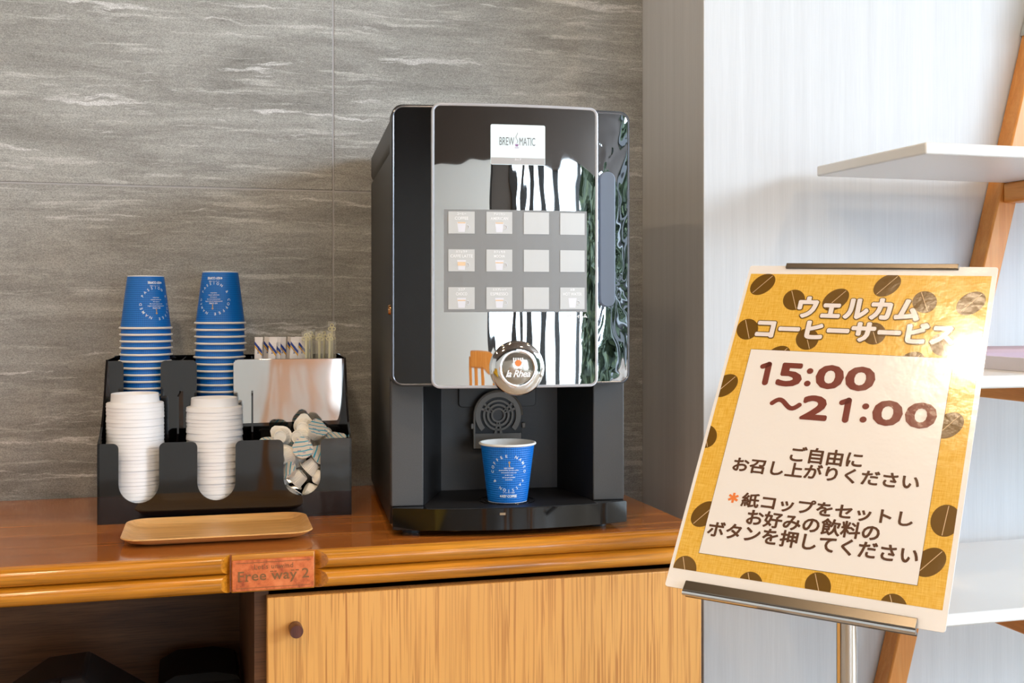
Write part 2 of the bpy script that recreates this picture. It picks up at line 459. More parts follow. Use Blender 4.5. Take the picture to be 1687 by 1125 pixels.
hedge('tall green hedge outside, mirrored in the machine front', 5.0, 6.6, -9.5, -4.6, 3.9, 3000)

# ceiling downlights
def downlight(x, y, r, estr, label):
    t = thing('ceiling_downlight', label, 'ceiling light', (x, y, CH), (0,0,0), 'ceiling downlights')
    obj('housing', MB().lathe([(r*1.25, 0), (r*1.3, -.006), (r*1.02, -.012), (r, -.002)], 32), M['white_plastic'], t)
    m = pm('downlight_glow', G(1), emit=(1.0, .76, .50, 1), estr=estr*.95)
    obj('lens', MB().lathe([(.0001, -.004), (r, -.004)], 32, cap0=True), m, t)
downlight(.15, .83, .055, 300, 'warm downlight in the ceiling above the counter front')
downlight(-1.5, .9, .09, 150, 'warm downlight in the ceiling above the left end of the counter')
downlight(-.6, -1.2, .09, 150, 'warm downlight in the ceiling behind the viewer on the left')
downlight(1.1, -1.6, .09, 150, 'warm downlight in the ceiling behind the viewer on the right')

downlight(-.45, .0, .09, 150, 'warm downlight in the ceiling just behind the viewer')
downlight(1.5, .2, .09, 120, 'warm downlight in the ceiling in front of the white shelves')
# ------------------------------------------------------------------ counter and cabinet
CT = .80; CF = 1.450; CX0, CX1 = -1.7, .6785; BR = .0117
ctr = thing('counter', 'long varnished brown wooden counter with double rounded front edge', 'counter', (0, 0, 0))
obj('worktop', MB().box(CX0, CX1, CF, WY-.002, CT-.047, CT), M['counter'], ctr, bevel=.0012)
def bullnose(xa, xb, zc, ea, eb):
    """half-round strip; ea/eb: how much its ends are cut back where it stands proudest"""
    mb = MB(); n = 14; vs = []
    for side, x, e in ((0, xa, ea), (1, xb, -eb)):
        for k in range(n+1):
            a = math.pi*k/n; p = BR*math.sin(a)
            vs.append((x + e*p/BR, CF - p*1.05, zc + BR*math.cos(a)))
    fs = [(k, k+1, n+2+k, n+1+k) for k in range(n)] + [tuple(range(n+1)), tuple(range(n+1, 2*n+2)), (0, n+1, 2*n+1, n)]
    return mb.add(vs, fs)
for zc in (CT - BR - .0001, CT - .047 + BR + .0001):
    obj('edge_strip', bullnose(CX0, .048, zc, 0, .011), M['counter_edge'], ctr)
    obj('edge_strip', bullnose(.152, CX1, zc, .015, 0), M['counter_edge'], ctr)
obj('plate_block', MB().box(.050, .1505, CF-.006, CF+.001, CT-.0465, CT-.0005), M['counter_edge'], ctr, bevel=.001)
lp = thing('leather_plate', 'orange-brown leather name plate on the counter front edge', 'name plate', (0, 0, 0))
lm = lambda x, z: (x, CF-.0092, z)
obj('leather', MB().prism(rrect(.0505, .1495, .7555, .7935, .002, 3), CF-.0088, CF-.006, lambda a, b, h: (a, h, b)), M['leather'], lp, bevel=.0006)
letters('lettering', text_fit("Let's unwind", .077, .124, .7815, .7880, lm, .004, 0, 1.1), M['leather_ink'], lp)
tb = text_fit('Free way 2', .0575, .1435, .7640, .7800, lm, .012, 0, 1.05)
for sx, sz, w in ((.0575, .7672, .005), (.0655, .7672, .0045), (.0960, .7775, .004), (.1010, .7775, .003), (.1270, .7775, .004), (.1215, .7775, .004)):
    tb.add([lm(sx, sz), lm(sx+w, sz), lm(sx+w, sz+.0012), lm(sx, sz+.0012)], [(0,1,2,3)])
letters('lettering', tb, M['leather_ink'], lp)
for z in (.7897, .7588): letters('rule', MB().add([lm(.055, z), lm(.145, z), lm(.145, z+.0006), lm(.055, z+.0006)], [(0,1,2,3)]), M['leather_ink'], lp)

cab = thing('cabinet', 'oak-fronted base cabinet under the right part of the counter', 'cabinet', (0, 0, 0))
CB = CT - .047
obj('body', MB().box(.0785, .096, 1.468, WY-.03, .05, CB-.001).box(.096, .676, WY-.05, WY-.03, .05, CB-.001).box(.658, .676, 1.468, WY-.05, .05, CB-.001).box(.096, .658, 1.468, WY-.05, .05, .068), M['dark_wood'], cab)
obj('plinth', MB().box(.09, .67, 1.50, 1.52, 0, .05), M['dark_wood'], cab)
dr = obj('door', MB().box(.0928, .6765, 1.444, 1.464, .07, .7445), M['oak'], cab, bevel=.0012)
kn = MB().lathe([(.0001, .0), (.0078, .0), (.0083, .002), (.0083, .0195), (.0078, .0215), (.0001, .0215)], 28, lambda x, y, z: (.1268+x, 1.444-z, .706+y))
obj('knob', kn, M['knob_wood'], dr)
bay = thing('open_bay', 'dark open bay under the left part of the counter', 'cabinet', (0, 0, 0))
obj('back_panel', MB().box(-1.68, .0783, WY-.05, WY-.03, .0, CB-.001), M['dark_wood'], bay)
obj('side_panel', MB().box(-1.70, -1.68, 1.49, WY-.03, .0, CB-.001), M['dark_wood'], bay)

# black things in the open bay
bn = thing('waste_bin', 'black bin with a faceted peaked lid and centre seam in the dark bay', 'bin', (-.155, 1.64, 0))
obj('body', MB().prism(rrect(-.10, .10, -.10, .10, .03), 0, .555), M['black_mat'], bn)
lidv = [(-.115,-.11,.555),(.10,-.11,.555),(.10,.11,.555),(-.115,.11,.555),(-.03,-.055,.622),(.022,-.055,.626),(.022,.055,.626),(-.03,.055,.622)]
lf = [(0,1,5,4),(1,2,6,5),(2,3,7,6),(3,0,4,7),(4,5,6,7),(3,2,1,0)]
obj('lid', MB().add(lidv, lf), M['black_sat'], bn, bevel=.004)
obj('seam', MB().tube([(-.004, -.060, .6245), (-.018, -.111, .56)], .0012, 6), M['black_gloss'], bn)
b2 = thing('dark_case', 'low black case with rounded lid behind the bin in the dark bay', 'case', (.032, 1.77, 0))
obj('body', MB().box(-.075, .04, -.05, .08, 0, .560), M['black_dull'], b2, bevel=.006)
obj('lid', MB().prism([(-.075,.560),(.04,.560),(.035,.567),(.005,.574),(-.05,.573)], -.05, .08, lambda a, b, h: (a, h, b)), M['black_dull'], b2)

# ------------------------------------------------------------------ coffee machine
MO = (.2562, 1.4948, CT); MR = (0, 0, R(-5.15))
cm = thing('coffee_machine', 'black countertop coffee vending machine with mirrored front panel', 'coffee machine', MO, MR)
MW = .3245
def arc(x, b, x0=0.0, x1=MW): return -b*(1 - ((x-(x0+x1)/2)/((x1-x0)/2))**2)
def slab(x0, x1, z0, z1, r, yf, yb, bulge, rb=None, n=10, cols=14, gx0=0.0, gx1=MW, rl=None, rr=None):
    """rounded plate following a gentle arc in plan"""
    rl = r if rl is None else rl; rr = r if rr is None else rr
    xs = [x0 + rl*(1-math.cos(math.pi/2*k/n)) for k in range(n)] if rl else [x0]
    xs += [x0+rl + (x1-rr-x0-rl)*k/cols for k in range(0 if rl else 1, cols+1)]
    xs += [x1-rr + rr*math.sin(math.pi/2*k/n) for k in range(1, n+1)] if rr else []
    mb = MB(); vs = []; fs = []
    for x in xs:
        d = 0
        if rl and x < x0+rl: d = rl - math.sqrt(max(0, rl*rl-(x0+rl-x)**2))
        if rr and x > x1-rr: d = rr - math.sqrt(max(0, rr*rr-(x-x1+rr)**2))
        y = yf + arc(x, bulge, gx0, gx1)
        vs += [(x, y, z0+d), (x, y, z1-d), (x, yb, z1-d), (x, yb, z0+d)]
    for i in range(len(xs)-1):
        a = 4*i; b = a+4
        fs += [(a, b, b+1, a+1), (a+1, b+1, b+2, a+2), (a+2, b+2, b+3, a+3), (a+3, b+3, b, a)]
    e = 4*(len(xs)-1); fs += [(0, 1, 2, 3), (e, e+3, e+2, e+1)]
    return mb.add(vs, fs)
def outline(x0, x1, z0, z1, r, yf, bulge, n=8, gx0=0.0, gx1=MW, cols=12):
    p = []
    for x, z in rrect(x0, x1, z0, z1, r, n): p.append((x, z))
    q = []
    for i in range(len(p)):
        a, b = p[i], p[(i+1) % len(p)]; L = math.hypot(b[0]-a[0], b[1]-a[1]); k = max(1, int(L/.02))
        for s in range(k): q.append((a[0]+(b[0]-a[0])*s/k, a[1]+(b[1]-a[1])*s/k))
    return [(x, yf + arc(x, bulge, gx0, gx1), z) for x, z in q]
# body
obj('body_side', MB().box(0.0, .012, .030, .425, .012, .511), M['black_sat'], cm, bevel=.002)
obj('body_side', MB().box(MW-.014, MW-.002, .030, .425, .012, .511), M['black_sat'], cm, bevel=.002)
obj('back_panel', MB().box(.012, MW-.014, .40, .425, .012, .511), M['black_sat'], cm)
topm = pm('grey_black_lid_plastic', srgb(58,57,56), .45)
obj('top_cover', MB().prism(rrect(0, MW-.002, .5125, .562, .012, 5), .030, .425, lambda a, b, h: (a, h, b)), topm, cm)
obj('inner_core', MB().box(.012, MW-.014, .150, .40, .012, .51), M['black_mat'], cm)
obj('head_core', MB().box(.012, MW-.014, .030, .150, .205, .51), M['black_mat'], cm)
# lower columns and recess
obj('column', MB().box(.0012, .0445, .020, .15, .0375, .205), M['charcoal'], cm, bevel=.0015)
obj('column', MB().box(.2783, .3225, .020, .15, .0375, .205), M['charcoal'], cm, bevel=.0015)
rec = MB().add([(.0445,.020,.0375),(.083,.14,.0375),(.255,.14,.0375),(.2783,.020,.0375),(.0445,.020,.205),(.083,.14,.205),(.255,.14,.205),(.2783,.020,.205)],
               [(1,2,6,5),(4,5,6,7)])
obj('recess_back', rec, M['charcoal'], cm, smooth=0)
obj('recess_cheek', MB().add([(.0447,.0205,.0375),(.083,.14,.0375),(.083,.14,.205),(.0447,.0205,.205)], [(0,1,2,3)]), M['black_sat'], cm, smooth=0)
obj('recess_cheek', MB().add([(.255,.14,.0375),(.2781,.0205,.0375),(.2781,.0205,.205),(.255,.14,.205)], [(0,1,2,3)]), M['black_mat'], cm, smooth=0)
obj('upper_plate', MB().prism(rrect(.108, .222, .158, .215, .006), .135, .1395, lambda a, b, h: (a, h, b)), pm('dark_grey_plate', srgb(52,51,50), .45), cm, bevel=.0008)
# drip tray with bowed front
tray = slab(.002, .3235, .0085, .0375, .0025, .010, .14, .028, cols=24, n=3)
tr = obj('drip_tray', tray, M['black_gloss'], cm, bevel=.001)
obj('tray_deck', MB().prism([(.046,.0215)] + [(.046+(.2765-.046)*k/12, -.0005 + arc(.046+(.2765-.046)*k/12, .016)) for k in range(13)] + [(.2765,.0215),(.256,.139),(.082,.139)], .0374, .0380), M['black_mat'], tr)
gr = MB()
for rr_ in (.031, .038): gr.tube([(.1615+rr_*math.cos(R(a)), .040+rr_*math.sin(R(a)), .0382) for a in range(0, 360, 10)], .0009, 6, closed=True)
obj('cup_ring', gr, M['black_gloss'], tr)
obj('indicator', MB().box(.1415, .149, -.0185, -.0168, .0285, .0315), pm('beige_window', srgb(150,128,100), .4), tr)
for x in (.03, .29):
    for y in (.04, .38): obj('foot', MB().lathe([(.0001, 0), (.012, 0), (.012, .0115), (.0001, .0115)], 16, lambda a, b, c, x=x, y=y: (x+a, y+b, c)), M['black_mat'], cm)
# door
BU = .012
dshell = slab(0, MW, .199, .570, .014, .0, .030, BU)
door = obj('door', dshell, M['black_sat'], cm)
glassblack = pm('brushed_black_panel', srgb(14,14,16), .16, ior=1.55)
obj('side_panel', slab(.0028, .056, .2025, .5665, .0, -.0006, .002, BU, rl=.012, rr=0), glassblack, door)
obj('chrome_panel', slab(.268, MW-.0028, .2025, .5665, .0, -.0006, .002, BU, rl=0, rr=.012), M['mirror2'], door)
obj('edge_line', MB().tube(outline(.0022, MW-.0022, .2018, .5672, .0125, -.0006, BU), .0011, 6, closed=True), M['rim_line'], door)
PX0, PX1, PZ0, PZ1 = .0506, .2746, .1972, .5705
PB = .008; PY = -.0195
py = lambda x: PY + arc(x, PB, PX0, PX1)
pan = obj('front_panel', slab(PX0+.002, PX1-.002, PZ0+.002, PZ1-.002, .009, PY, -.004, PB, gx0=PX0, gx1=PX1, cols=30), M['mirror'], cm)
obj('clear_rim', MB().tube(outline(PX0+.0018, PX1-.0018, PZ0+.0018, PZ1-.0018, .0095, PY+.0004, PB, gx0=PX0, gx1=PX1), .0021, 8, closed=True), M['clear_rim'], pan)
obj('clear_rim', slab(PX0, PX1, PZ0, PZ1, .0105, PY+.003, -.004, PB, gx0=PX0, gx1=PX1, cols=20), M['clear_rim'], pan)
def on_panel(e): return lambda x, z: (x, py(x)-e, z)
def plate(x0, x1, z0, z1, e, r=.0, n=8):
    m_ = on_panel(e); mb = MB()
    if r: return slab(x0, x1, z0, z1, r, PY-e, PY-e+.0004, PB, gx0=PX0, gx1=PX1, n=4, cols=8)
    for k in range(n):
        a, b = x0+(x1-x0)*k/n, x0+(x1-x0)*(k+1)/n
        mb.add([m_(a,z0), m_(b,z0), m_(b,z1), m_(a,z1)], [(0,1,2,3)])
    return mb
# screen
scr = obj('screen', plate(.1275, .2007, .4908, .5435, .0008, r=.002), M['lcd'], pan)
letters('screen_band', plate(.1280, .2002, .4913, .5000, .0010), M['lcd_band'], scr)
letters('lettering', text_fit('BREW', .1392, .1588, .5162, .5268, on_panel(.0011), 0), M['grey_ink'], scr)
letters('lettering', text_fit('MATIC', .1658, .1870, .5162, .5268, on_panel(.0011), 0), M['grey_ink'], scr)
cupi = MB().flat([(.1598,.5180),(.1606,.5148),(.1638,.5148),(.1646,.5180)], on_panel(.0011)); cupi.flat([(.1595,.5128),(.1649,.5128),(.1649,.5136),(.1595,.5136)], on_panel(.0011))
letters('cup_mark', cupi, M['purple_ink'], scr)
st = MB()
for k in range(14):
    f = lambda t: .1622 + .0014*math.sin(t*8)*(1-t*.3); a, b = k/14, (k+1)/14
    st.flat([(f(a)-.0003, .5190+a*.0140), (f(a)+.0004, .5190+a*.0140), (f(b)+.0004, .5190+b*.0140), (f(b)-.0003, .5190+b*.0140)], on_panel(.0011))
letters('steam_mark', st, M['grey_ink'], scr)
letters('lettering', text_fit('カップ', .1595, .1680, .4960, .4992, on_panel(.0013), .01), M['keywhite'], scr)
# key panel
obj('key_film', plate(.0665, .2587, .2969, .4313, .0006), M['film'], pan)
names = {(0,0): ('コーヒー','COFFEE'), (0,1): ('アメリカン','AMERICAN'), (1,0): ('カフェラテ','CAFFE LATTE'), (1,1): ('カフェモカ','MOCHA'), (2,0): ('ココア','CHOCO'), (2,1): ('エスプレッソ','ESPRESSO'), (2,3): ('お湯','HOT WATER')}
for r_ in range(3):
    for c_ in range(4):
        x0 = .0722 + c_*.0497; z1 = .4286 - r_*.0495; x1 = x0+.0343; z0 = z1-.0289
        k = obj('key', plate(x0, x1, z0, z1, .0010, n=3), M['keycap'], pan)
        if (r_, c_) in names:
            jp, en = names[(r_, c_)]; xc = (x0+x1)/2
            wj = min(.0030*len(jp), .021); we = min(.0029*len(en), .029)
            letters('lettering', text_fit(jp, xc-wj/2, xc+wj/2, z1-.0046, z1-.0014, on_panel(.0012), .02), M['keywhite'], k)
            letters('lettering', text_fit(en, xc-we/2, xc+we/2, z1-.0108, z1-.0068, on_panel(.0012), .01), M['keywhite'], k)
            ic = MB().flat([(xc-.0058,z1-.0140),(xc-.0042,z0+.0020),(xc+.0042,z0+.0020),(xc+.0058,z1-.0140)], on_panel(.0011))
            ic.tube([Vector(on_panel(.0013)(xc+.0078+.0022*math.cos(R(a)), z0+.0085+.0026*math.sin(R(a)))) for a in range(-120, 121, 30)], .0004, 5)
            letters('cup_icon', ic, M['key_cup'], k)
            if (r_, c_) != (2,3):
                dz = .005 if (r_, c_) == (1,0) else .0016; zt = z1-(.0165 if r_ else .0140)
                letters('coffee_icon', MB().flat([(xc-.0052,zt),(xc-.0050,zt-dz),(xc+.0050,zt-dz),(xc+.0052,zt)], on_panel(.0013)), M['key_orange'], k)
letters('lettering', text_fit('抗菌フィルム', .2300, .2590, .2890, .2948, on_panel(.0010), .03), M['keywhite'], pan)
# round emblem
EX, EZ, EY = .1623, .2231, -.030
em = lambda x, y, z: (EX+x, EY-z, EZ+y)
ring = obj('emblem_ring', MB().lathe([(.0352, -.006), (.0364, .001), (.0352, .0045), (.0335, .0060), (.0235, .0078), (.0218, .0076), (.0212, .0055)], 64, em), M['chrome'], cm)
obj('emblem_lens', MB().lathe([(.0215, .0055), (.017, .0066), (.010, .0074), (.0001, .0077)], 48, em), M['lens'], ring)
obj('emblem_back', MB().lathe([(.0001, -.012), (.0330, -.012), (.0350, -.005), (.0345, .004), (.0001, .004)], 48, em), M['black_mat'], ring)
es = lambda x, z: (EX+x, EY-.0081, EZ+z)
letters('lettering', text_fit('la Rhea', -.0165, .0165, -.0112, -.0020, es, .025, .35, .92), M['keywhite'], ring)
cr = MB()
for k in range(5): cr.flat([(-.0068+k*.0029, .0105), (-.0068+k*.0029+.0017, .0105), (-.0068+k*.0029+.0017, .0142), (-.0068+k*.0029, .0142)], es)
cr.flat([(-.0068,.0092),(.0065,.0092),(.0065,.0108),(-.0068,.0108)], es)
for k in range(12):
    a, b = R(180+15*k), R(180+15*(k+1)); ro, ri = .0067, .0050; q = lambda r, t: (-.0001 + r*math.cos(t), .0092 + r*1.15*math.sin(t))
    cr.flat([q(ro,a), q(ro,b), q(ri,b), q(ri,a)], es)
letters('crown_mark', cr, M['keywhite'], ring)
letters('sun_mark', MB().flat([(.0042*math.cos(R(a)), .0072+.0042*math.sin(R(a))) for a in range(0, 360, 15)], lambda x, z: (EX+x, EY-.0083, EZ+z)), M['logo_orange'], ring)
# handle and lock
hx = .2907; hy_ = arc(hx, BU) - .0006
cap = [(hx + .0109*math.cos(R(a)), (.476 if s else .3145) + .0109*math.sin(R(a))) for s, A in ((1, range(0, 181, 15)), (0, range(180, 361, 15))) for a in A]
obj('handle', MB().prism(cap, hy_-.006, hy_+.004, lambda a, b, h: (a, h, b)), M['handle'], door, bevel=.0015)
obj('lock', MB().lathe([(.0001, .0035), (.006, .003), (.0072, .0), (.0072, -.002)], 24, lambda x, y, z: (-z, .020+x, .300+y)), pm('brass_lock', srgb(214,160,110), .2, metal=1.0), cm)
# spout grille: arch plate with ring slots
SX, SZ, SY = .1635, .1473, .120
sp = obj('spout_guard', MB().prism([(SX+.0356*math.cos(R(a)), SZ+.0356*math.sin(R(a))) for a in range(0, 181, 10)] + [(SX-.0356, .098), (SX+.0356, .098)], SY+.004, SY+.012, lambda a, b, h: (a, h, b)), M['black_mat'], cm)
gm = pm('grille_plastic', srgb(112,104,94), .38)
def sector(mb, r0, r1, a0, a1, y0, y1):
    n = max(3, int((a1-a0)/8)); pts = [(SX+r1*math.cos(R(a0+(a1-a0)*k/n)), SZ+r1*math.sin(R(a0+(a1-a0)*k/n))) for k in range(n+1)]
    pts += [(SX+r0*math.cos(R(a1-(a1-a0)*k/n)), SZ+r0*math.sin(R(a1-(a1-a0)*k/n))) for k in range(n+1)]
    mb.prism(pts, y0, y1, lambda a, b, h: (a, h, b))
gb = MB()
for r0, r1 in ((.0078, .0105), (.0135, .0165), (.0195, .0225)):
    for k in range(12): sector(gb, r0, r1, 30*k, 30*k+30.01, SY, SY+.0045)
for a in (30, 150, 270):                                           # paired bars either side of each spoke slot
    for s in (-1, 1): sector(gb, .0100, .0275, a + s*9 - 4, a + s*9 + 4, SY, SY+.0045)
for k in range(18): sector(gb, .0262, .0335, 10*k, 10*k+10.01, SY, SY+.0045)
for s in (0, 1): sector(gb, .0262, .0335, 180 if not s else 318, 222 if not s else 360, SY, SY+.0045)
gb.prism([(SX-.0335, .100), (SX+.0335, .100), (SX+.0335, SZ-.0262), (SX-.0335, SZ-.0262)], SY, SY+.0045, lambda a, b, h: (a, h, b))
obj('spout_grille', gb, gm, sp)
obj('spout_hub', MB().lathe([(.0001, .0), (.0076, .0)], 24, lambda x, y, z: (SX+x, SY+.0035, SZ+y), cap0=True), M['charcoal'], sp)
for s in (-1, 1): obj('hinge_pin', MB().box(SX+s*.0375-.0025, SX+s*.0375+.0025, SY, SY+.010, .128, .136), gm, sp, bevel=.0008)
obj('spout_arch', MB().tube([(SX+.0352*math.cos(R(a)), SY+.001, SZ+.0352*math.sin(R(a))) for a in range(0, 181, 9)] + [(SX-.0352, SY+.001, .1), ], .0016, 8), gm, sp)

# ------------------------------------------------------------------ paper cups
CH_, CB_, CR_ = .0810, .0270, .0372
cr_at = lambda z: CB_ + (CR_-CB_)*z/CH_
def cup_map(th0, e=.00025):
    def m(x, z):
        r = cr_at(z); a = th0 + x/.0325
        return ((r+e)*math.cos(a), (r+e)*math.sin(a), z)
    return m
def add_uv(me, fn):
    l = me.uv_layers.new(name='UVMap')
    for p in me.polygons:
        us = []
        for li in p.loop_indices:
            us.append(fn(me.vertices[me.loops[li].vertex_index].co))
        mx_ = max(u for u, v in us)
        for li, (u, v) in zip(p.loop_indices, us): l.data[li].uv = (u + (1 if mx_-u > .5 else 0), v)
def make_cup(label, printed=True):
    t = thing('paper_cup', label, 'paper cup')
    b = obj('sleeve', MB().lathe([(CB_-.0012, .0015), (CB_, .0015), (cr_at(.02), .02), (cr_at(.05), .05), (cr_at(CH_-.002), CH_-.002)], 64), M['cup_blue'], t)
    add_uv(b.data, lambda c: ((math.atan2(c.y, c.x)/(2*math.pi)) % 1.0, c.z/CH_))
    pr = [(CB_-.0005, .0), (CB_-.0003, .0030), (CB_-.0016, .0030), (CB_-.0018, .001)]
    obj('base_ring', MB().lathe(pr, 48).lathe([(.0001, .006), (CB_-.001, .006)], 48), M['white_plastic'], t)
    rim = [(CR_-.0011, CH_-.003)]
    rim += [(CR_+.0004 + .0019*math.cos(R(a)), CH_ - .0017 + .0017*math.sin(R(a))) for a in range(-100, 181, 20)]
    rim += [(CR_-.0014, CH_-.003), (cr_at(.04)-.0009, .04), (CB_-.0008, .0065), (.0001, .0063)]
    obj('rim', MB().lathe(rim, 64), M['paper_white'], t)
    return t, b
def print_cup(b, th0):
    m_ = cup_map(th0)
    zc = .0420; rr = .0232
    txt = 'COFFEE NAMED PASSION &'
    ringm = MB()
    slots = list('COFFEE') + [' '] + list('NAMED') + [' '] + list('PASSION') + ['', '&', '']
    n = len(slots)
    for i, ch in enumerate(slots):
        if not ch.strip(): continue
        a = R(176 - 360*i/n)                    # clockwise from the left
        vs, fs = text_pts(ch, .012)
        xs = [v[0] for v in vs]; ys = [v[1] for v in vs]; s = .0056; xm = (min(xs)+max(xs))/2
        up = (math.cos(a), math.sin(a)); rt = (math.sin(a), -math.cos(a))
        ringm.add([m_((rr-.0015)*up[0] + (v[0]-xm)*s*rt[0] + v[1]*s*up[0], zc + (rr-.0015)*up[1] + (v[0]-xm)*s*rt[1] + v[1]*s*up[1]) for v in vs], fs)
    letters('ring_lettering', ringm, M['ink_white'], b)
    body = MB()
    for txt, w, z in (('KEY COFFEE', .0125, .0480), ('passionately pursue coffee', .0270, .0450), ('and envision every cup', .0210, .0418), ('to bring joy', .0110, .0386), ('and people together', .0180, .0354), ('everywhere', .0105, .0322)):
        s_ = text_fit(txt, -w/2, w/2, z, z+.0021, m_, .02); body.add(s_.v, s_.f)
    letters('lettering', body, M['ink_white'], b)
    brand = text_fit('KEY COFFEE', -.0105, .0128, .0088, .0126, m_, .04, 0, .9)
    brand.add([m_(-.0142, .0107), m_(-.0122, .0088), m_(-.0112, .0107), m_(-.0122, .0126)], [(0,1,2,3)])
    letters('brand_lettering', brand, M['ink_white'], b)
    letters('lettering', text_fit('コーヒーという情熱', -.0090, .0095, .0146, .0166, m_, .01), M['ink_white'], b)
    key = MB()
    for k in range(10):
        a, c = R(36*k), R(36*(k+1)); q = lambda r, t_: (.0005+r*math.cos(t_), .0570+r*1.1*math.sin(t_))
        key.add([m_(*q(.0013,a)), m_(*q(.0013,c)), m_(*q(.0006,c)), m_(*q(.0006,a))], [(0,1,2,3)])
    key.add([m_(.0001,.0510), m_(.0009,.0510), m_(.0009,.0558), m_(.0001,.0558)], [(0,1,2,3)])
    key.add([m_(.0009,.0510), m_(.0017,.0510), m_(.0017,.0518), m_(.0009,.0518)], [(0,1,2,3)])
    letters('key_mark', key, M['ink_gold'], b)
    # small print beside the seam
    sm = MB(); m2 = cup_map(th0 + 2.35)
    for k in range(4):
        x = -.006 + k*.0042
        for j in range(34):
            if random.random() < .2: continue
            z = .012 + j*.00145; w = random.uniform(.0008, .0016)
            sm.add([m2(x, z), m2(x+w, z), m2(x+w, z+.0006), m2(x, z+.0006)], [(0,1,2,3)])
    letters('small_print', sm, M['ink_white'], b)
    letters('mark', text_fit('S', -.002, .002, .004, .0085, m2, .03), M['ink_white'], b)

cup0, cb0 = make_cup('blue paper coffee cup with white rim standing on the machine drip tray')
MM = Matrix.Translation(MO) @ Matrix.Rotation(MR[2], 4, 'Z')
cup0.location = MM @ Vector((.1615, .036, .0380)); cup0.rotation_euler = (0, 0, 0)
print_cup(cb0, R(-90-12))
# holder frame
HO = (-.1232, 1.6935, CT); HR = (0, 0, R(-2.794))
HM = Matrix.Translation(HO) @ Matrix.Rotation(HR[2], 4, 'Z')
base, bb = make_cup('blue paper cup')
def stack(cx, ztop, n, pitch, side, th_print):
    for i in range(n):
        c = copy_tree(base)
        pos = 'topmost' if i == 0 else (ordinal(i+1) + ' from the top')
        if i == n-1: pos = 'lowest'
        tag(c, f'blue paper cup upside down, {pos} of the {side} cup stack', 'paper cup', f'upturned cups in the {side} stack')
        dx = random.uniform(-.0006, .0006) + .0008*math.sin(i*.7)
        c.location = HM @ Vector((cx+dx, .150, ztop - i*pitch + CH_))
        c.rotation_euler = (R(180), 0, random.uniform(0, 6) if i else 0)
        if i == 0:
            sl = [ch for ch in c.children if ch.name.startswith('sleeve')][0]
            print_cup(sl, th_print)
stack(.0522, .2700, 12, .0101, 'left', R(90-30))
stack(.1622, .2772, 12, .0105, 'right', R(90+20))
for ch in list(base.children): bpy.data.objects.remove(ch)
bpy.data.objects.remove(base)

# ------------------------------------------------------------------ cup and lid holder
hd = thing('cup_lid_holder', 'glossy black acrylic organiser holding cups, lids, sticks and creamers', 'organiser', HO, HR)
HW = .352
def slot_outline(w, h, slots, r=.008, x0=0.0):
    """plate with open U-shaped slots cut from its top edge"""
    def arcpts(cx, cz, r, a0, a1, n): return [(cx+r*math.cos(R(a0+(a1-a0)*k/n)), cz+r*math.sin(R(a0+(a1-a0)*k/n))) for k in range(n+1)]
    p = [(x0, 0), (w, 0), (w, h)]
    for a, b, zb in reversed(slots):
        p += arcpts(b+r, h-r, r, 90, 180, 6)
        rad = (b-a)/2; p += arcpts((a+b)/2, zb+rad, rad, 0, -180, 18)
        p += arcpts(a-r, h-r, r, 0, 90, 6)
    p.append((x0, h))
    return p
hz = lambda a, b, h: (a, h, b)
obj('front_panel', MB().prism(slot_outline(HW, .1125, [(.0281,.0826,.0283), (.1345,.1873,.0285), (.2545,.3072,.0310)]), 0, .003, hz), M['acrylic'], hd, smooth=20)
# rear plate: cup slots on the left, a steel-faced bin on the right
obj('rear_panel', MB().prism(slot_outline(HW, .2235, [(.0248,.0775,.060), (.1295,.1830,.060)], .007), .100, .103, hz), M['acrylic'], hd, smooth=20)
sp_ = [(.1900,.127),(.2085,.127),(.338,.1285)] + [(.338+.008*math.sin(R(a)), .1285+.06*(1-math.cos(R(a)))) for a in range(15, 91, 15)] + [(.346,.2245)] + [(.1905-.0075*math.sin(R(a)), .217+.0075*math.cos(R(a))) for a in range(0, 91, 15)] + [(.183,.150),(.185,.135)]
obj('steel_face', MB().prism(sp_, .0962, .0985, hz), M['steel'], hd, bevel=.0006)
def side_prof():
    p = [(0,0), (.203,0), (.203,.226), (.100,.226)]
    for k in range(9):
        t = k/8; p.append((.096*(1-t)**.55*1.0, .222 - (.222-.1125)*t**.62))
    return p
sp2 = [(0,0), (.203,0), (.203,.226), (.100,.2255), (.088,.205), (.076,.180), (.062,.158), (.045,.138), (.025,.123), (.0,.1125)]
for x in (.0, HW-.003): obj('side_panel', MB().prism(sp2, x, x+.003, lambda a, b, h: (h, a, b)), M['acrylic'], hd, smooth=20)
dv = [(.003,.003), (.200,.003), (.200,.222), (.1035,.222), (.0995,.178), (.0955,.1755), (.052,.1745), (.045,.1735), (.043,.120), (.003,.106)]
for x in (.1045, .2095): obj('divider', MB().prism(dv, x, x+.0025, lambda a, b, h: (h, a, b)), M['acrylic'], hd, smooth=20)
obj('back_panel', MB().prism(rrect(0, HW, 0, .2275, .004, 3), .200, .203, hz), M['acrylic'], hd)
obj('floor_panel', MB().box(.003, HW-.003, .003, .200, .0, .003), M['acrylic'], hd)
obj('cup_shelf', MB().box(.003, .209, .103, .200, .1545, .1575), M['acrylic'], hd)
obj('stick_shelf', MB().box(.212, HW-.003, .103, .200, .130, .133), M['acrylic'], hd)
obj('creamer_shelf', MB().add([(.212,.003,.012),(HW-.003,.003,.012),(HW-.003,.0995,.060),(.212,.0995,.060),(.212,.003,.015),(HW-.003,.003,.015),(HW-.003,.0995,.063),(.212,.0995,.063)], [(0,3,2,1),(4,5,6,7),(0,1,5,4),(1,2,6,5),(2,3,7,6),(3,0,4,7)]), M['acrylic'], hd)

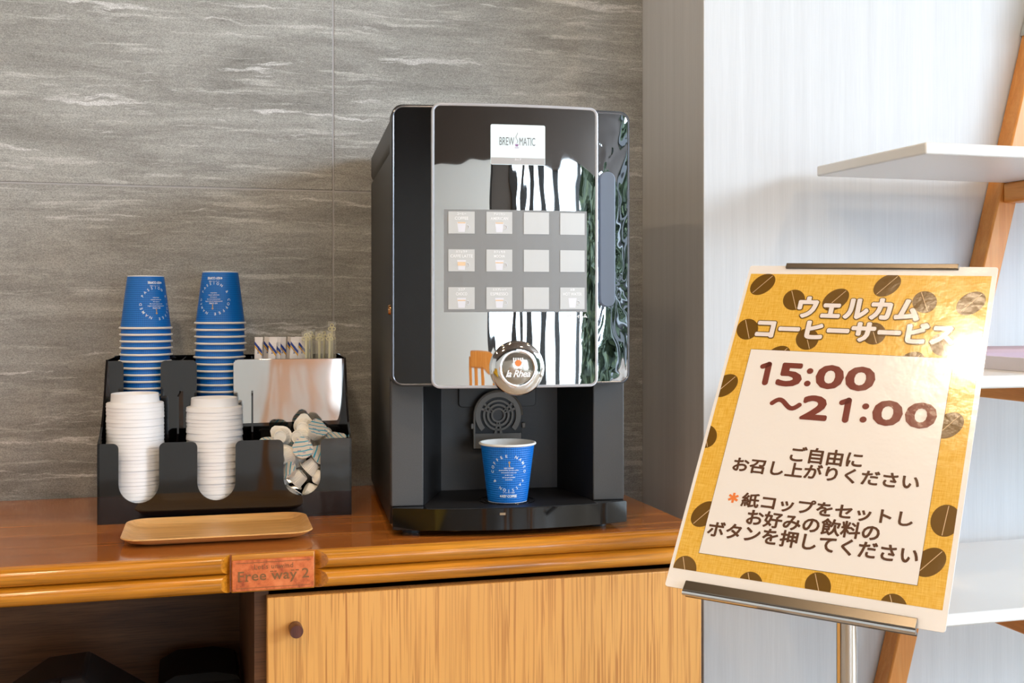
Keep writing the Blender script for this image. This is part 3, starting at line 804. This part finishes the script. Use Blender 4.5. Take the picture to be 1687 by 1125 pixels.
# lids
lidp = [(.0001,.0140),(.0270,.0140),(.0290,.0145),(.0306,.0192),(.0322,.0200),(.0330,.0195),(.0338,.0080),(.0352,.0072),(.0388,.0068),(.0399,.0056),(.0397,.0030),(.0402,.0022),(.0402,.0004),(.0396,.0),(.0388,.0),(.0386,.0060),(.0345,.0066),(.0328,.0070),(.0318,.0185),(.0308,.0186)]
lid_me = MB().lathe(lidp, 48).mesh('cup_lid', M['white_plastic'], 50)
def lid_stack(cx, cy, n, pitch, side):
    for i in range(n):
        o = link('drink_cover', lid_me)
        pos = 'topmost' if i == 0 else ('lowest' if i == n-1 else ordinal(i+1) + ' from the top')
        tag(o, f'white plastic cup lid, {pos} of the {side} lid stack', 'cup lid', f'lids in the {side} stack')
        z = .0035 + (n-1-i)*pitch
        o.location = HM @ Vector((cx + random.uniform(-.0005, .0005), cy + random.uniform(-.0004, .0004), z))
        o.rotation_euler = (0, 0, random.uniform(0, 6.28))
lid_stack(.0462, .0500, 31, .00520, 'left')
lid_stack(.1570, .0500, 30, .00510, 'right')

# creamer capsules
def cap_me():
    mb = MB(); prof = [(.0094, .0006), (.0101, .0016), (.0122, .0160), (.0126, .0168)]; n = 84; vs = []; fs = []
    for k in range(n):
        a = 2*math.pi*k/n
        for i, (r, z) in enumerate(prof):
            q = r - (.00055 if (k % 3 == 0 and 0 < i < 3) else 0); vs.append((q*math.cos(a), q*math.sin(a), z))
    m_ = len(prof)
    for k in range(n):
        k2 = (k+1) % n
        for i in range(m_-1): fs.append((k*m_+i, k2*m_+i, k2*m_+i+1, k*m_+i+1))
    mb.add(vs, fs); mb.lathe([(.0094, .0006), (.0086, .0), (.0080, .0), (.0072, .0010), (.0030, .0010), (.0001, .0004)], 42)
    return mb.mesh('creamer_body', M['capsule'], 28)
fl = []
for a in range(0, 361, 12):
    fl.append((.0152*math.cos(R(a)), .0152*math.sin(R(a))))
tabpts = [(.0152*math.cos(R(a)), .0152*math.sin(R(a))) for a in range(48, 313, 12)] + [(.0102,-.0113), (.0182,-.0050), (.0196,0), (.0182,.0050), (.0102,.0113)]
FLANGE = MB().prism(tabpts, .0166, .0176).mesh('flange', M['capsule'], 30)
FOIL = MB().prism([(a*.985, b*.985) for a, b in tabpts], .0177, .0180).mesh('foil_lid', M['foil'], 0)
CAPB = cap_me()
caps = [  # x, y, z, direction of the foil (x, y, z), spin, words
 (.2660,.0195,.0310, (.55,.12,.80), 200, 'ribbed cup upright at the bottom left of the slot'),
 (.2950,.0200,.0330, (.80,.12,-.45), 190, 'ribbed cup lying at the bottom right of the slot'),
 (.2760,.0210,.0530, (-.72,.10,-.65), 200, 'ribbed side showing, lying across the middle of the slot'),
 (.2950,.0230,.0690, (-.70,.08,-.68), 180, 'ribbed cup tipped to the left above the middle of the slot'),
 (.2610,.0170,.0640, (-.62,-.62,.45), 15, 'blue-printed foil leaning against the left of the slot'),
 (.2820,.0190,.0930, (.05,-.85,.52), 95, 'large blue-printed foil facing front at the heart of the pile'),
 (.3080,.0220,.0840, (.35,-.85,.40), 150, 'blue-printed foil turned right behind the slot edge'),
 (.3030,.0340,.1190, (.30,-.62,.72), 70, 'printed foil tilted up on top of the pile'),
 (.2790,.0400,.1110, (.45,.80,-.10), 140, 'ribbed cup bottom showing under the top capsules'),
 (.2850,.0560,.1240, (.15,.98,.10), 92, 'white pull tab standing up at the very top'),
 (.2520,.0360,.1130, (.18,.97,-.05), 40, 'white underside with concentric rings at the upper left'),
 (.2555,.0200,.0860, (.6,.75,.2), 30, 'white cup half hidden by the left edge of the slot'),
 (.2350,.0300,.1000, (.1,-.3,.95), 10, 'edge just showing above the panel left of the slot'),
 (.3290,.0360,.1040, (.1,-.35,.93), 10, 'printed foil just above the panel right of the slot'),
 (.3200,.0560,.1060, (-.5,.7,.3), 0, 'white cup lying at the back right of the pile'),
 (.3090,.0170,.0530, (.75,.4,-.3), 0, 'ribbed cup half hidden by the right edge of the slot'),
 (.2500,.0270,.0450, (-.6,.3,.6), 0, 'flange showing at the lower left edge of the slot'),
 (.3280,.0250,.0750, (.2,.5,.8), 0, 'hidden low behind the right of the front panel'),
 (.2350,.0250,.0700, (.2,.5,.8), 0, 'hidden low behind the front panel left of the slot'),
 (.2620,.0620,.0980, (.2,-.5,.8), 50, 'at the back left of the pile under the ringed one'),
 (.2950,.0620,.0900, (-.2,.5,.8), 50, 'at the back of the pile under the pull tab'),
 (.2780,.0450,.0720, (-.2,.5,.8), 50, 'in the core of the pile'),
 (.3100,.0450,.0650, (.3,-.5,.8), 50, 'in the core of the pile on the right'),
]
for x, y, z, d, sp, words in caps:
    t = thing('creamer_capsule', 'white creamer capsule, ' + words, 'creamer', group='creamer capsules in the organiser')
    q = Vector(d).normalized().to_track_quat('Z', 'Y').to_matrix().to_4x4() @ Matrix.Rotation(R(sp), 4, 'Z')
    t.matrix_world = HM @ Matrix.Translation((x, y, z)) @ q @ Matrix.Translation((0, 0, -.010))
    link('body', CAPB, t); f_ = link('flange', FLANGE, t); link('foil_lid', FOIL, t)

# sugar sticks and stirrers standing in the right rear bin
def stick_mesh():
    return MB().prism(rrect(-.0062, .0062, -.0016, .0016, .0014, 3), 0, .116).mesh('paper_tube', M['stick_white'], 40)
ST = stick_mesh()
CRIMP = MB().box(-.0064, .0064, -.0004, .0004, .115, .1235).mesh('crimped_end', M['stick_white'], 0)
def stripe(z0, z1, w):
    return MB().add([(-.0063,-.0018,z0),(.0063,-.0018,z1),(.0063,-.0018,z1+w),(-.0063,-.0018,z0+w)], [(0,1,2,3)])
STB = stripe(.112, .098, .0050).mesh('blue_stripe', M['stick_blue'], 0)
STY = stripe(.1085, .0945, .0030).mesh('yellow_stripe', M['stick_yellow'], 0)
STM = MB()
vs_, fs_ = text_pts('KEY', .02)
xw = max(v[0] for v in vs_)
STM.add([(-.0012 + .0036*v[1], -.0018, .098 + .012*v[0]/xw) for v in vs_], fs_)
STMe = bpy.data.meshes.new('lettering'); STMe.from_pydata(STM.v, [], STM.f); STMe.materials.append(M['stick_blue'])
nst = 15
for i in range(nst):
    t = thing('sugar_stick', f'white paper sugar stick with blue and yellow stripes, {ordinal(i+1)} from the left', 'sugar stick', group='sugar sticks in the organiser')
    x = .2160 + i*.0055 + random.uniform(-.001, .001); y = .120 + (i % 3)*.012 + random.uniform(-.002, .002)
    t.matrix_world = HM @ Matrix.Translation((x, y, .1335)) @ Euler((R(random.uniform(-3, 2)), R(random.uniform(-4, 5)), R(random.uniform(-24, 20)))).to_matrix().to_4x4()
    link('paper_tube', ST, t); link('crimped_end', CRIMP, t); link('blue_stripe', STB, t); link('yellow_stripe', STY, t); link('lettering', STMe, t)
def stirrer_mesh():
    mb = MB().prism(rrect(-.0017, .0017, -.0005, .0005, .0004, 2), .003, .118)
    for cx, cz in ((-.0029, .1200), (.0029, .1200), (0, .1252)):
        mb.tube([(cx+.0025*math.cos(R(a)), 0, cz+.0025*math.sin(R(a))) for a in range(0, 360, 30)], .0009, 6, closed=True)
    return mb.mesh('stirrer_rod', M['stirrer'], 40)
SR = stirrer_mesh()
SLV = MB().add([(-.0062,-.0016,.0),(.0062,-.0016,.0),(.0066,-.0005,.132),(-.0066,-.0009,.132),(-.0062,.0016,.0),(.0062,.0016,.0),(.0066,.0009,.131),(-.0066,.0005,.131)],
               [(0,1,2,3),(5,4,7,6),(1,5,6,2),(4,0,3,7)]).mesh('clear_wrapper', M['sleeve'], 0)
for i in range(9):
    t = thing('stirrer', f'cream plastic stirrer with clover tip in clear wrapper, {ordinal(i+1)} from the left', 'stirrer', group='wrapped stirrers in the organiser')
    x = .2945 + i*.0054 + random.uniform(-.001, .001); y = .118 + (i % 3)*.016
    dz = .015 if i == 7 else random.uniform(-.004, .003)
    t.matrix_world = HM @ Matrix.Translation((x, y, .1340 + max(0, dz))) @ Euler((R(random.uniform(-2, 2)), R(random.uniform(-3, 3)), R(random.uniform(-30, 30)))).to_matrix().to_4x4()
    link('stirrer_rod', SR, t); link('wrapper', SLV, t)

# ------------------------------------------------------------------ wooden tray
def tray_mesh():
    hx_, hy_ = .121, .0775
    loops = [(.024, .0, .018), (.009, .0042, .026), (.0, .0105, .030), (.0008, .0118, .030), (.0024, .0112, .029), (.0120, .0056, .024), (.024, .0034, .018)]
    mb = MB(); L = []
    for ins, z, r in loops:
        p = rrect(-hx_+ins, hx_-ins, -hy_+ins, hy_-ins, r, 8); L.append([(a, b, z) for a, b in p])
    n = len(L[0]); vs = [v for l in L for v in l]; fs = []
    for i in range(len(L)-1):
        for k in range(n): fs.append((i*n+k, i*n+(k+1) % n, (i+1)*n+(k+1) % n, (i+1)*n+k))
    fs.append(tuple(range((len(L)-1)*n, len(L)*n))); fs.append(tuple(reversed(range(n))))
    return mb.add(vs, fs)
ty = obj('serving_tray', tray_mesh(), M['tray_wood'], None, smooth=60, loc=(.0375, 1.5835, CT+.0003), rot=(0, 0, R(-1.0)))
tag(ty, 'long light wooden tray lying in front of the black organiser', 'tray')

# ------------------------------------------------------------------ A-frame display shelf on the right
sh = thing('display_shelf', 'white shelves on slanted beech legs against the pale wall', 'shelf', (0, 0, 0))
px_ = lambda z: 1.1075 + (z-.4845)*.268
def post(sgn, name='leg'):
    mb = MB(); w = .0375; y0, y1 = 1.650, 1.6885; vs = []
    for z in (0.0, 2.05):
        x = px_(z); x = x if sgn > 0 else 3.02 - x - w
        vs += [(x, y0, z), (x+w, y0, z), (x+w, y1, z), (x, y1, z)]
    return mb.add(vs, [(0,3,2,1),(4,5,6,7),(0,1,5,4),(1,2,6,5),(2,3,7,6),(3,0,4,7)])
obj('leg', post(1), M['beech'], sh, bevel=.003)
obj('leg', post(-1), M['beech'], sh, bevel=.003)
for x0, y0, zt in ((.9751, 1.3645, 1.3308), (.925, 1.262, 1.0148), (.900, 1.270, .7080)):
    obj('shelf_board', MB().box(x0, 3.02-x0, y0, 1.6495, zt-.0168, zt), M['white_lam'], sh, bevel=.0025)
for x, y0, z0, z1 in ((1.3305, 1.38, 1.2800, 1.3138), (1.2350, 1.29, .957, .9978), (1.120, 1.30, .646, .6910)):
    obj('bracket_rail', MB().box(x, x+.034, y0, 1.6497, z0, z1), M['beech_y'], sh, bevel=.004)
    obj('bracket_rail', MB().box(3.02-x-.034, 3.02-x, y0, 1.6497, z0, z1), M['beech_y'], sh, bevel=.004)
zb = 1.576
bk = MB(); vs = []
for z in (zb, zb+.16):
    x = px_(z)-.003; vs += [(x, 1.645, z), (x+.044, 1.645, z), (x+.044, 1.689, z), (x, 1.689, z)]
obj('metal_bracket', bk.add(vs, [(0,3,2,1),(4,5,6,7),(0,1,5,4),(1,2,6,5),(2,3,7,6),(3,0,4,7)]), M['bracket'], sh, bevel=.001)
tb_ = thing('shallow_tray', 'pale lilac tray with mauve inside on the middle white shelf', 'tray', (1.36, 1.41, 1.0151))
fr = MB()
for a in ((-.26,.26,-.135,-.131), (-.26,.26,.131,.135), (-.26,-.256,-.131,.131), (.256,.26,-.131,.131)): fr.box(*a, 0, .0185)
obj('tray_wall', fr, M['lilac_white'], tb_)
obj('tray_liner', MB().box(-.256, .256, -.131, .131, .0, .003), M['mauve'], tb_)
obj('folded_cloth', MB().box(-.240, .23, .02, .125, .003, .027), M['mauve'], tb_, bevel=.006)

# ------------------------------------------------------------------ floor-standing sign
U = Vector((.6707, -.7413, -.0246)).normalized(); D = Vector((-.4351, -.3495, -.8298)); D = (D - U*D.dot(U)).normalized(); N = -(U.cross(D)).normalized()
P0 = Vector((.714, 1.3715, 1.1474))
SMX = Matrix(((U.x, -D.x, N.x, P0.x), (U.y, -D.y, N.y, P0.y), (U.z, -D.z, N.z, P0.z), (0, 0, 0, 1)))
BX, BY = .757, 1.212
stn = thing('sign_stand', 'chrome floor stand with clip bars gripping the yellow notice', 'sign stand', (BX, BY, 0))
SL = Matrix.Translation((-BX, -BY, 0)) @ SMX            # sign plane -> stand space
obj('base_plate', MB().lathe([(.0001, 0), (.150, 0), (.150, .006), (.145, .010), (.0001, .012)], 48), M['dull_steel'], stn)
obj('pole', MB().lathe([(.012, .010), (.012, .88)], 40, cap0=True, cap1=True), M['chrome'], stn)
obj('pole_head', MB().tube([(0, 0, .86), (0, 0, .885), tuple(SL @ Vector((.155, -.225, -.012)))], .0095, 12), M['dull_steel'], stn)
obj('back_plate', MB().prism(rrect(.045, .265, -.430, -.004, .006, 3), -.0060, -.0022).xf(SL), M['dull_steel'], stn)
jb = MB().prism([(-.4440,-.0060),(-.4440,.0040),(-.4430,.0065),(-.4400,.0080),(-.4290,.0058),(-.4280,.0040),(-.4285,.0026),(-.4395,.0044),(-.4405,.0040),(-.4405,-.0060)], .0215, .2755, lambda a, b, h: (h, a, b))
obj('bottom_clip', jb.xf(SL), M['dull_steel'], stn, bevel=.0004)
obj('bottom_lip', MB().tube([tuple(SL @ Vector((.0213, -.4425, .0045))), tuple(SL @ Vector((.2758, -.4425, .0045)))], .0034, 10), M['chrome'], stn)
obj('top_clip', MB().box(.0452, .2586, .0084, .0160, -.0030, .0030).xf(SL), M['dull_steel'], stn, bevel=.0008)
ps = link('notice_poster', None); ps.matrix_world = SMX
tag(ps, 'laminated yellow coffee-bean notice announcing the coffee service hours', 'notice')
pm_ = lambda e: (lambda u, v: (u, -v, e))
obj('sheet', MB().prism(rrect(-.0042, .3027, -.4372, .0132, .003, 3), -.0012, .0), M['sheet'], ps)
obj('yellow_print', MB().prism([(0,-.4145),(.297,-.4145),(.297,0),(0,0)], .0001, .0003), M['yellow'], ps, smooth=0)
def clip(poly):
    def half(P, f):
        o_ = []
        for i in range(len(P)):
            a, b = P[i], P[(i+1) % len(P)]; fa, fb = f(a), f(b)
            if fa >= 0: o_.append(a)
            if (fa >= 0) != (fb >= 0): t = fa/(fa-fb); o_.append((a[0]+(b[0]-a[0])*t, a[1]+(b[1]-a[1])*t))
        return o_
    for f in (lambda p: p[0], lambda p: .297-p[0], lambda p: p[1], lambda p: .4145-p[1]):
        poly = half(poly, f)
        if len(poly) < 3: return []
    return poly
beans = [(.0195,.0168,'A'),(.0659,.0400,'B'),(.1189,.0383,'A'),(.1783,.0156,'A'),(.2260,.0389,'B'),(.2785,.0394,'A'),(.0146,.0866,'B'),(.0945,.0977,'B'),(.1737,.0861,'B'),(.2547,.0976,'B'),
         (.0619,.1260,'A'),(.2219,.1260,'A'),(.0045,.1709,'A'),(-.0026,.2434,'B'),(.2748,.2029,'A'),(.0214,.3441,'A'),(.0145,.4138,'B'),(.0945,.4207,'B'),(.1681,.4099,'B'),(.2492,.4207,'B'),(.2869,.3166,'C'),(.2777,.3653,'A')]
for u, v, k in beans:
    ang = {'A': -52, 'B': 68, 'C': -86}[k]; ra, rb = {'A': (.0186, .0138), 'B': (.0160, .0140), 'C': (.0185, .0150)}[k]
    ca, sa = math.cos(R(ang)), math.sin(R(ang))
    el = [(u + ra*math.cos(t)*ca - rb*math.sin(t)*sa, v + ra*math.cos(t)*sa + rb*math.sin(t)*ca) for t in [2*math.pi*i/36 for i in range(36)]]
    el = clip(el)
    if not el: continue
    b = letters('bean_print', MB().flat(list(reversed(el)), pm_(.0004)), M['bean'], ps)
    ln = clip([(u + s*ra*.93*ca - w*sa, v + s*ra*.93*sa + w*ca) for s, w in ((-1,-.0004),(1,-.0004),(1,.0004),(-1,.0004))])
    if ln: letters('bean_crease', MB().flat(list(reversed(ln)), pm_(.00055)), M['bean_line'], b)
obj('white_panel', MB().prism([(.0265,-.3923),(.2690,-.3923),(.2690,-.1164),(.0265,-.1164)], .0004, .0007), M['panel'], ps, smooth=0)
fr = MB()
for a in ((.0261,.2694,-.3927,-.3923), (.0261,.2694,-.1164,-.1160), (.0261,.0265,-.3923,-.1164), (.2690,.2694,-.3923,-.1164)): fr.box(*a, .0004, .0007)
obj('panel_border', fr, M['brown'], ps)
lines = [('ウェルカム', .0731, .2231, .0346, .0673, 'T', .040), ('コーヒーサービス', .0264, .2671, .0692, .0994, 'T', .040),
         ('ご自由に', .1062, .1898, .2456, .2664, 'brown', .028), ('お召し上がりください', .0408, .2546, .2666, .2861, 'brown', .028),
         ('紙コップをセットし', .0614, .2546, .3111, .3295, 'brown', .028), ('お好みの飲料の', .0725, .2227, .3306, .3508, 'brown', .028),
         ('ボタンを押してください', .0299, .2659, .3509, .3712, 'brown', .028)]
for txt, u0, u1, v0, v1, mt, bold in lines:
    f = lambda e: (lambda a, b, k: (a, b, e + k*.000004))
    if mt == 'T':
        g = .0013
        letters('title_outline', text_round(txt, u0-g, u1+g, -v1-g, -v0+g, f(.00075), .0030, 16), M['outline'], ps)
        letters('title_lettering', text_round(txt, u0, u1, -v1, -v0, f(.0011), .0017), M['titlewhite'], ps)
    else:
        letters('lettering', text_round(txt, u0, u1, -v1, -v0, f(.0010), .0021 if mt == 'maroon' else .0006, 10), M[mt], ps)
# opening hours, one glyph at a time; the slim one with its little flag is drawn as rounded strokes
def stroke(mb, pts, r, z):
    for (ax, ay), (bx, by) in zip(pts, pts[1:]):
        t = math.atan2(by-ay, bx-ax); o_ = []
        for k in range(11): o_.append((bx + r*math.cos(t-math.pi/2+math.pi*k/10), by + r*math.sin(t-math.pi/2+math.pi*k/10)))
        for k in range(11): o_.append((ax + r*math.cos(t+math.pi/2+math.pi*k/10), ay + r*math.sin(t+math.pi/2+math.pi*k/10)))
        mb.flat(o_, lambda a, b: (a, b, z)); z += .000006
def hours(row):
    mb = MB(); fz = lambda a, b, k: (a, b, .0010 + k*.000004)
    for ch, u0, u1, v0, v1 in row:
        if ch == '1':
            r = .0038; stroke(mb, [(u0+r, -v0-.0072), (u1-r-.0006, -v0-r)], r*.9, .0010); stroke(mb, [(u1-r-.0004, -v0-r), (u1-r, -v1+r)], r, .0010)
        elif ch == ':':
            for q in (.30, .82):
                c, w = (u0+u1)/2, v0+(v1-v0)*q; mb.flat([(c+.0040*math.cos(R(a)), -w+.0040*math.sin(R(a))) for a in range(0, 360, 18)], lambda a, b: (a, b, .0010))
        elif ch == '～':
            stroke(mb, [(u0+.003+(u1-u0-.006)*k/14, -(v0+v1)/2 + (v1-v0)*.30*math.sin(2*math.pi*k/14)) for k in range(15)], .0030, .0010)
        else:
            g = text_round(ch, u0, u1, -v1, -v0, fz, .0019, 10); mb.add(g.v, g.f)
    return mb
letters('hours_lettering', hours([('1',.0435,.0587,.1334,.1671),('5',.0680,.0996,.1334,.1671),(':',.1010,.1137,.1334,.1671),('0',.1156,.1495,.1334,.1671),('0',.1511,.1863,.1334,.1671)]), M['maroon'], ps)
letters('hours_lettering', hours([('～',.0671,.1066,.1820,.2000),('2',.1066,.1394,.1765,.2101),('1',.1496,.1648,.1765,.2101),(':',.1759,.1868,.1765,.2101),('0',.1900,.2242,.1765,.2101),('0',.2266,.2615,.1765,.2101)]), M['maroon'], ps)
ast = MB()
for k in range(3):
    a = R(90+60*k); c, s = math.cos(a), math.sin(a); L_, w = .0064, .0014
    ast.add([(.0512 + x*c - y*s, -.3197 + x*s + y*c, .0010+.00005*k) for x, y in ((-L_,-w),(L_,-w),(L_,w),(-L_,w))], [(0,1,2,3)])
letters('asterisk', ast, M['orange'], ps)

# ------------------------------------------------------------------ furniture behind the viewer (seen in reflections)
def chair(x, y, rz, label):
    t = thing('wooden_armchair', label, 'chair', (x, y, 0), (0, 0, R(rz)))
    for sx in (-1, 1):
        for sy in (-1, 1):
            obj('leg', MB().box(sx*.27-.025, sx*.27+.025, sy*.25-.025, sy*.25+.025, 0, .62 if sy < 0 else .85), M['beech'], t, bevel=.005)
        obj('armrest', MB().box(sx*.27-.035, sx*.27+.035, -.29, .22, .62, .65), M['beech_y'], t, bevel=.006)
    obj('seat', MB().box(-.245, .245, -.26, .26, .36, .46), M['paint'], t, bevel=.02)
    for k in range(4): obj('back_slat', MB().box(-.20+k*.115, -.145+k*.115, .225, .250, .46, .82), M['beech'], t, bevel=.004)
    obj('top_rail', MB().box(-.27, .27, .22, .27, .80, .88), M['beech'], t, bevel=.006)
chair(.25, -2.3, 180, 'wooden armchair with white seat mirrored in the steel plate')
chair(.95, -2.6, 180, 'wooden armchair with white seat mirrored in the machine front')
sf = thing('yellow_sofa', 'low yellow sofa behind the viewer, mirrored in the chrome emblem', 'sofa', (-1.9, -2.2, 0))
obj('seat', MB().box(-.8, .8, -.4, .4, .06, .42), M['yellow_cloth'], sf, bevel=.04)
obj('backrest', MB().box(-.8, .8, -.55, -.4, .06, .80), M['yellow_cloth'], sf, bevel=.04)
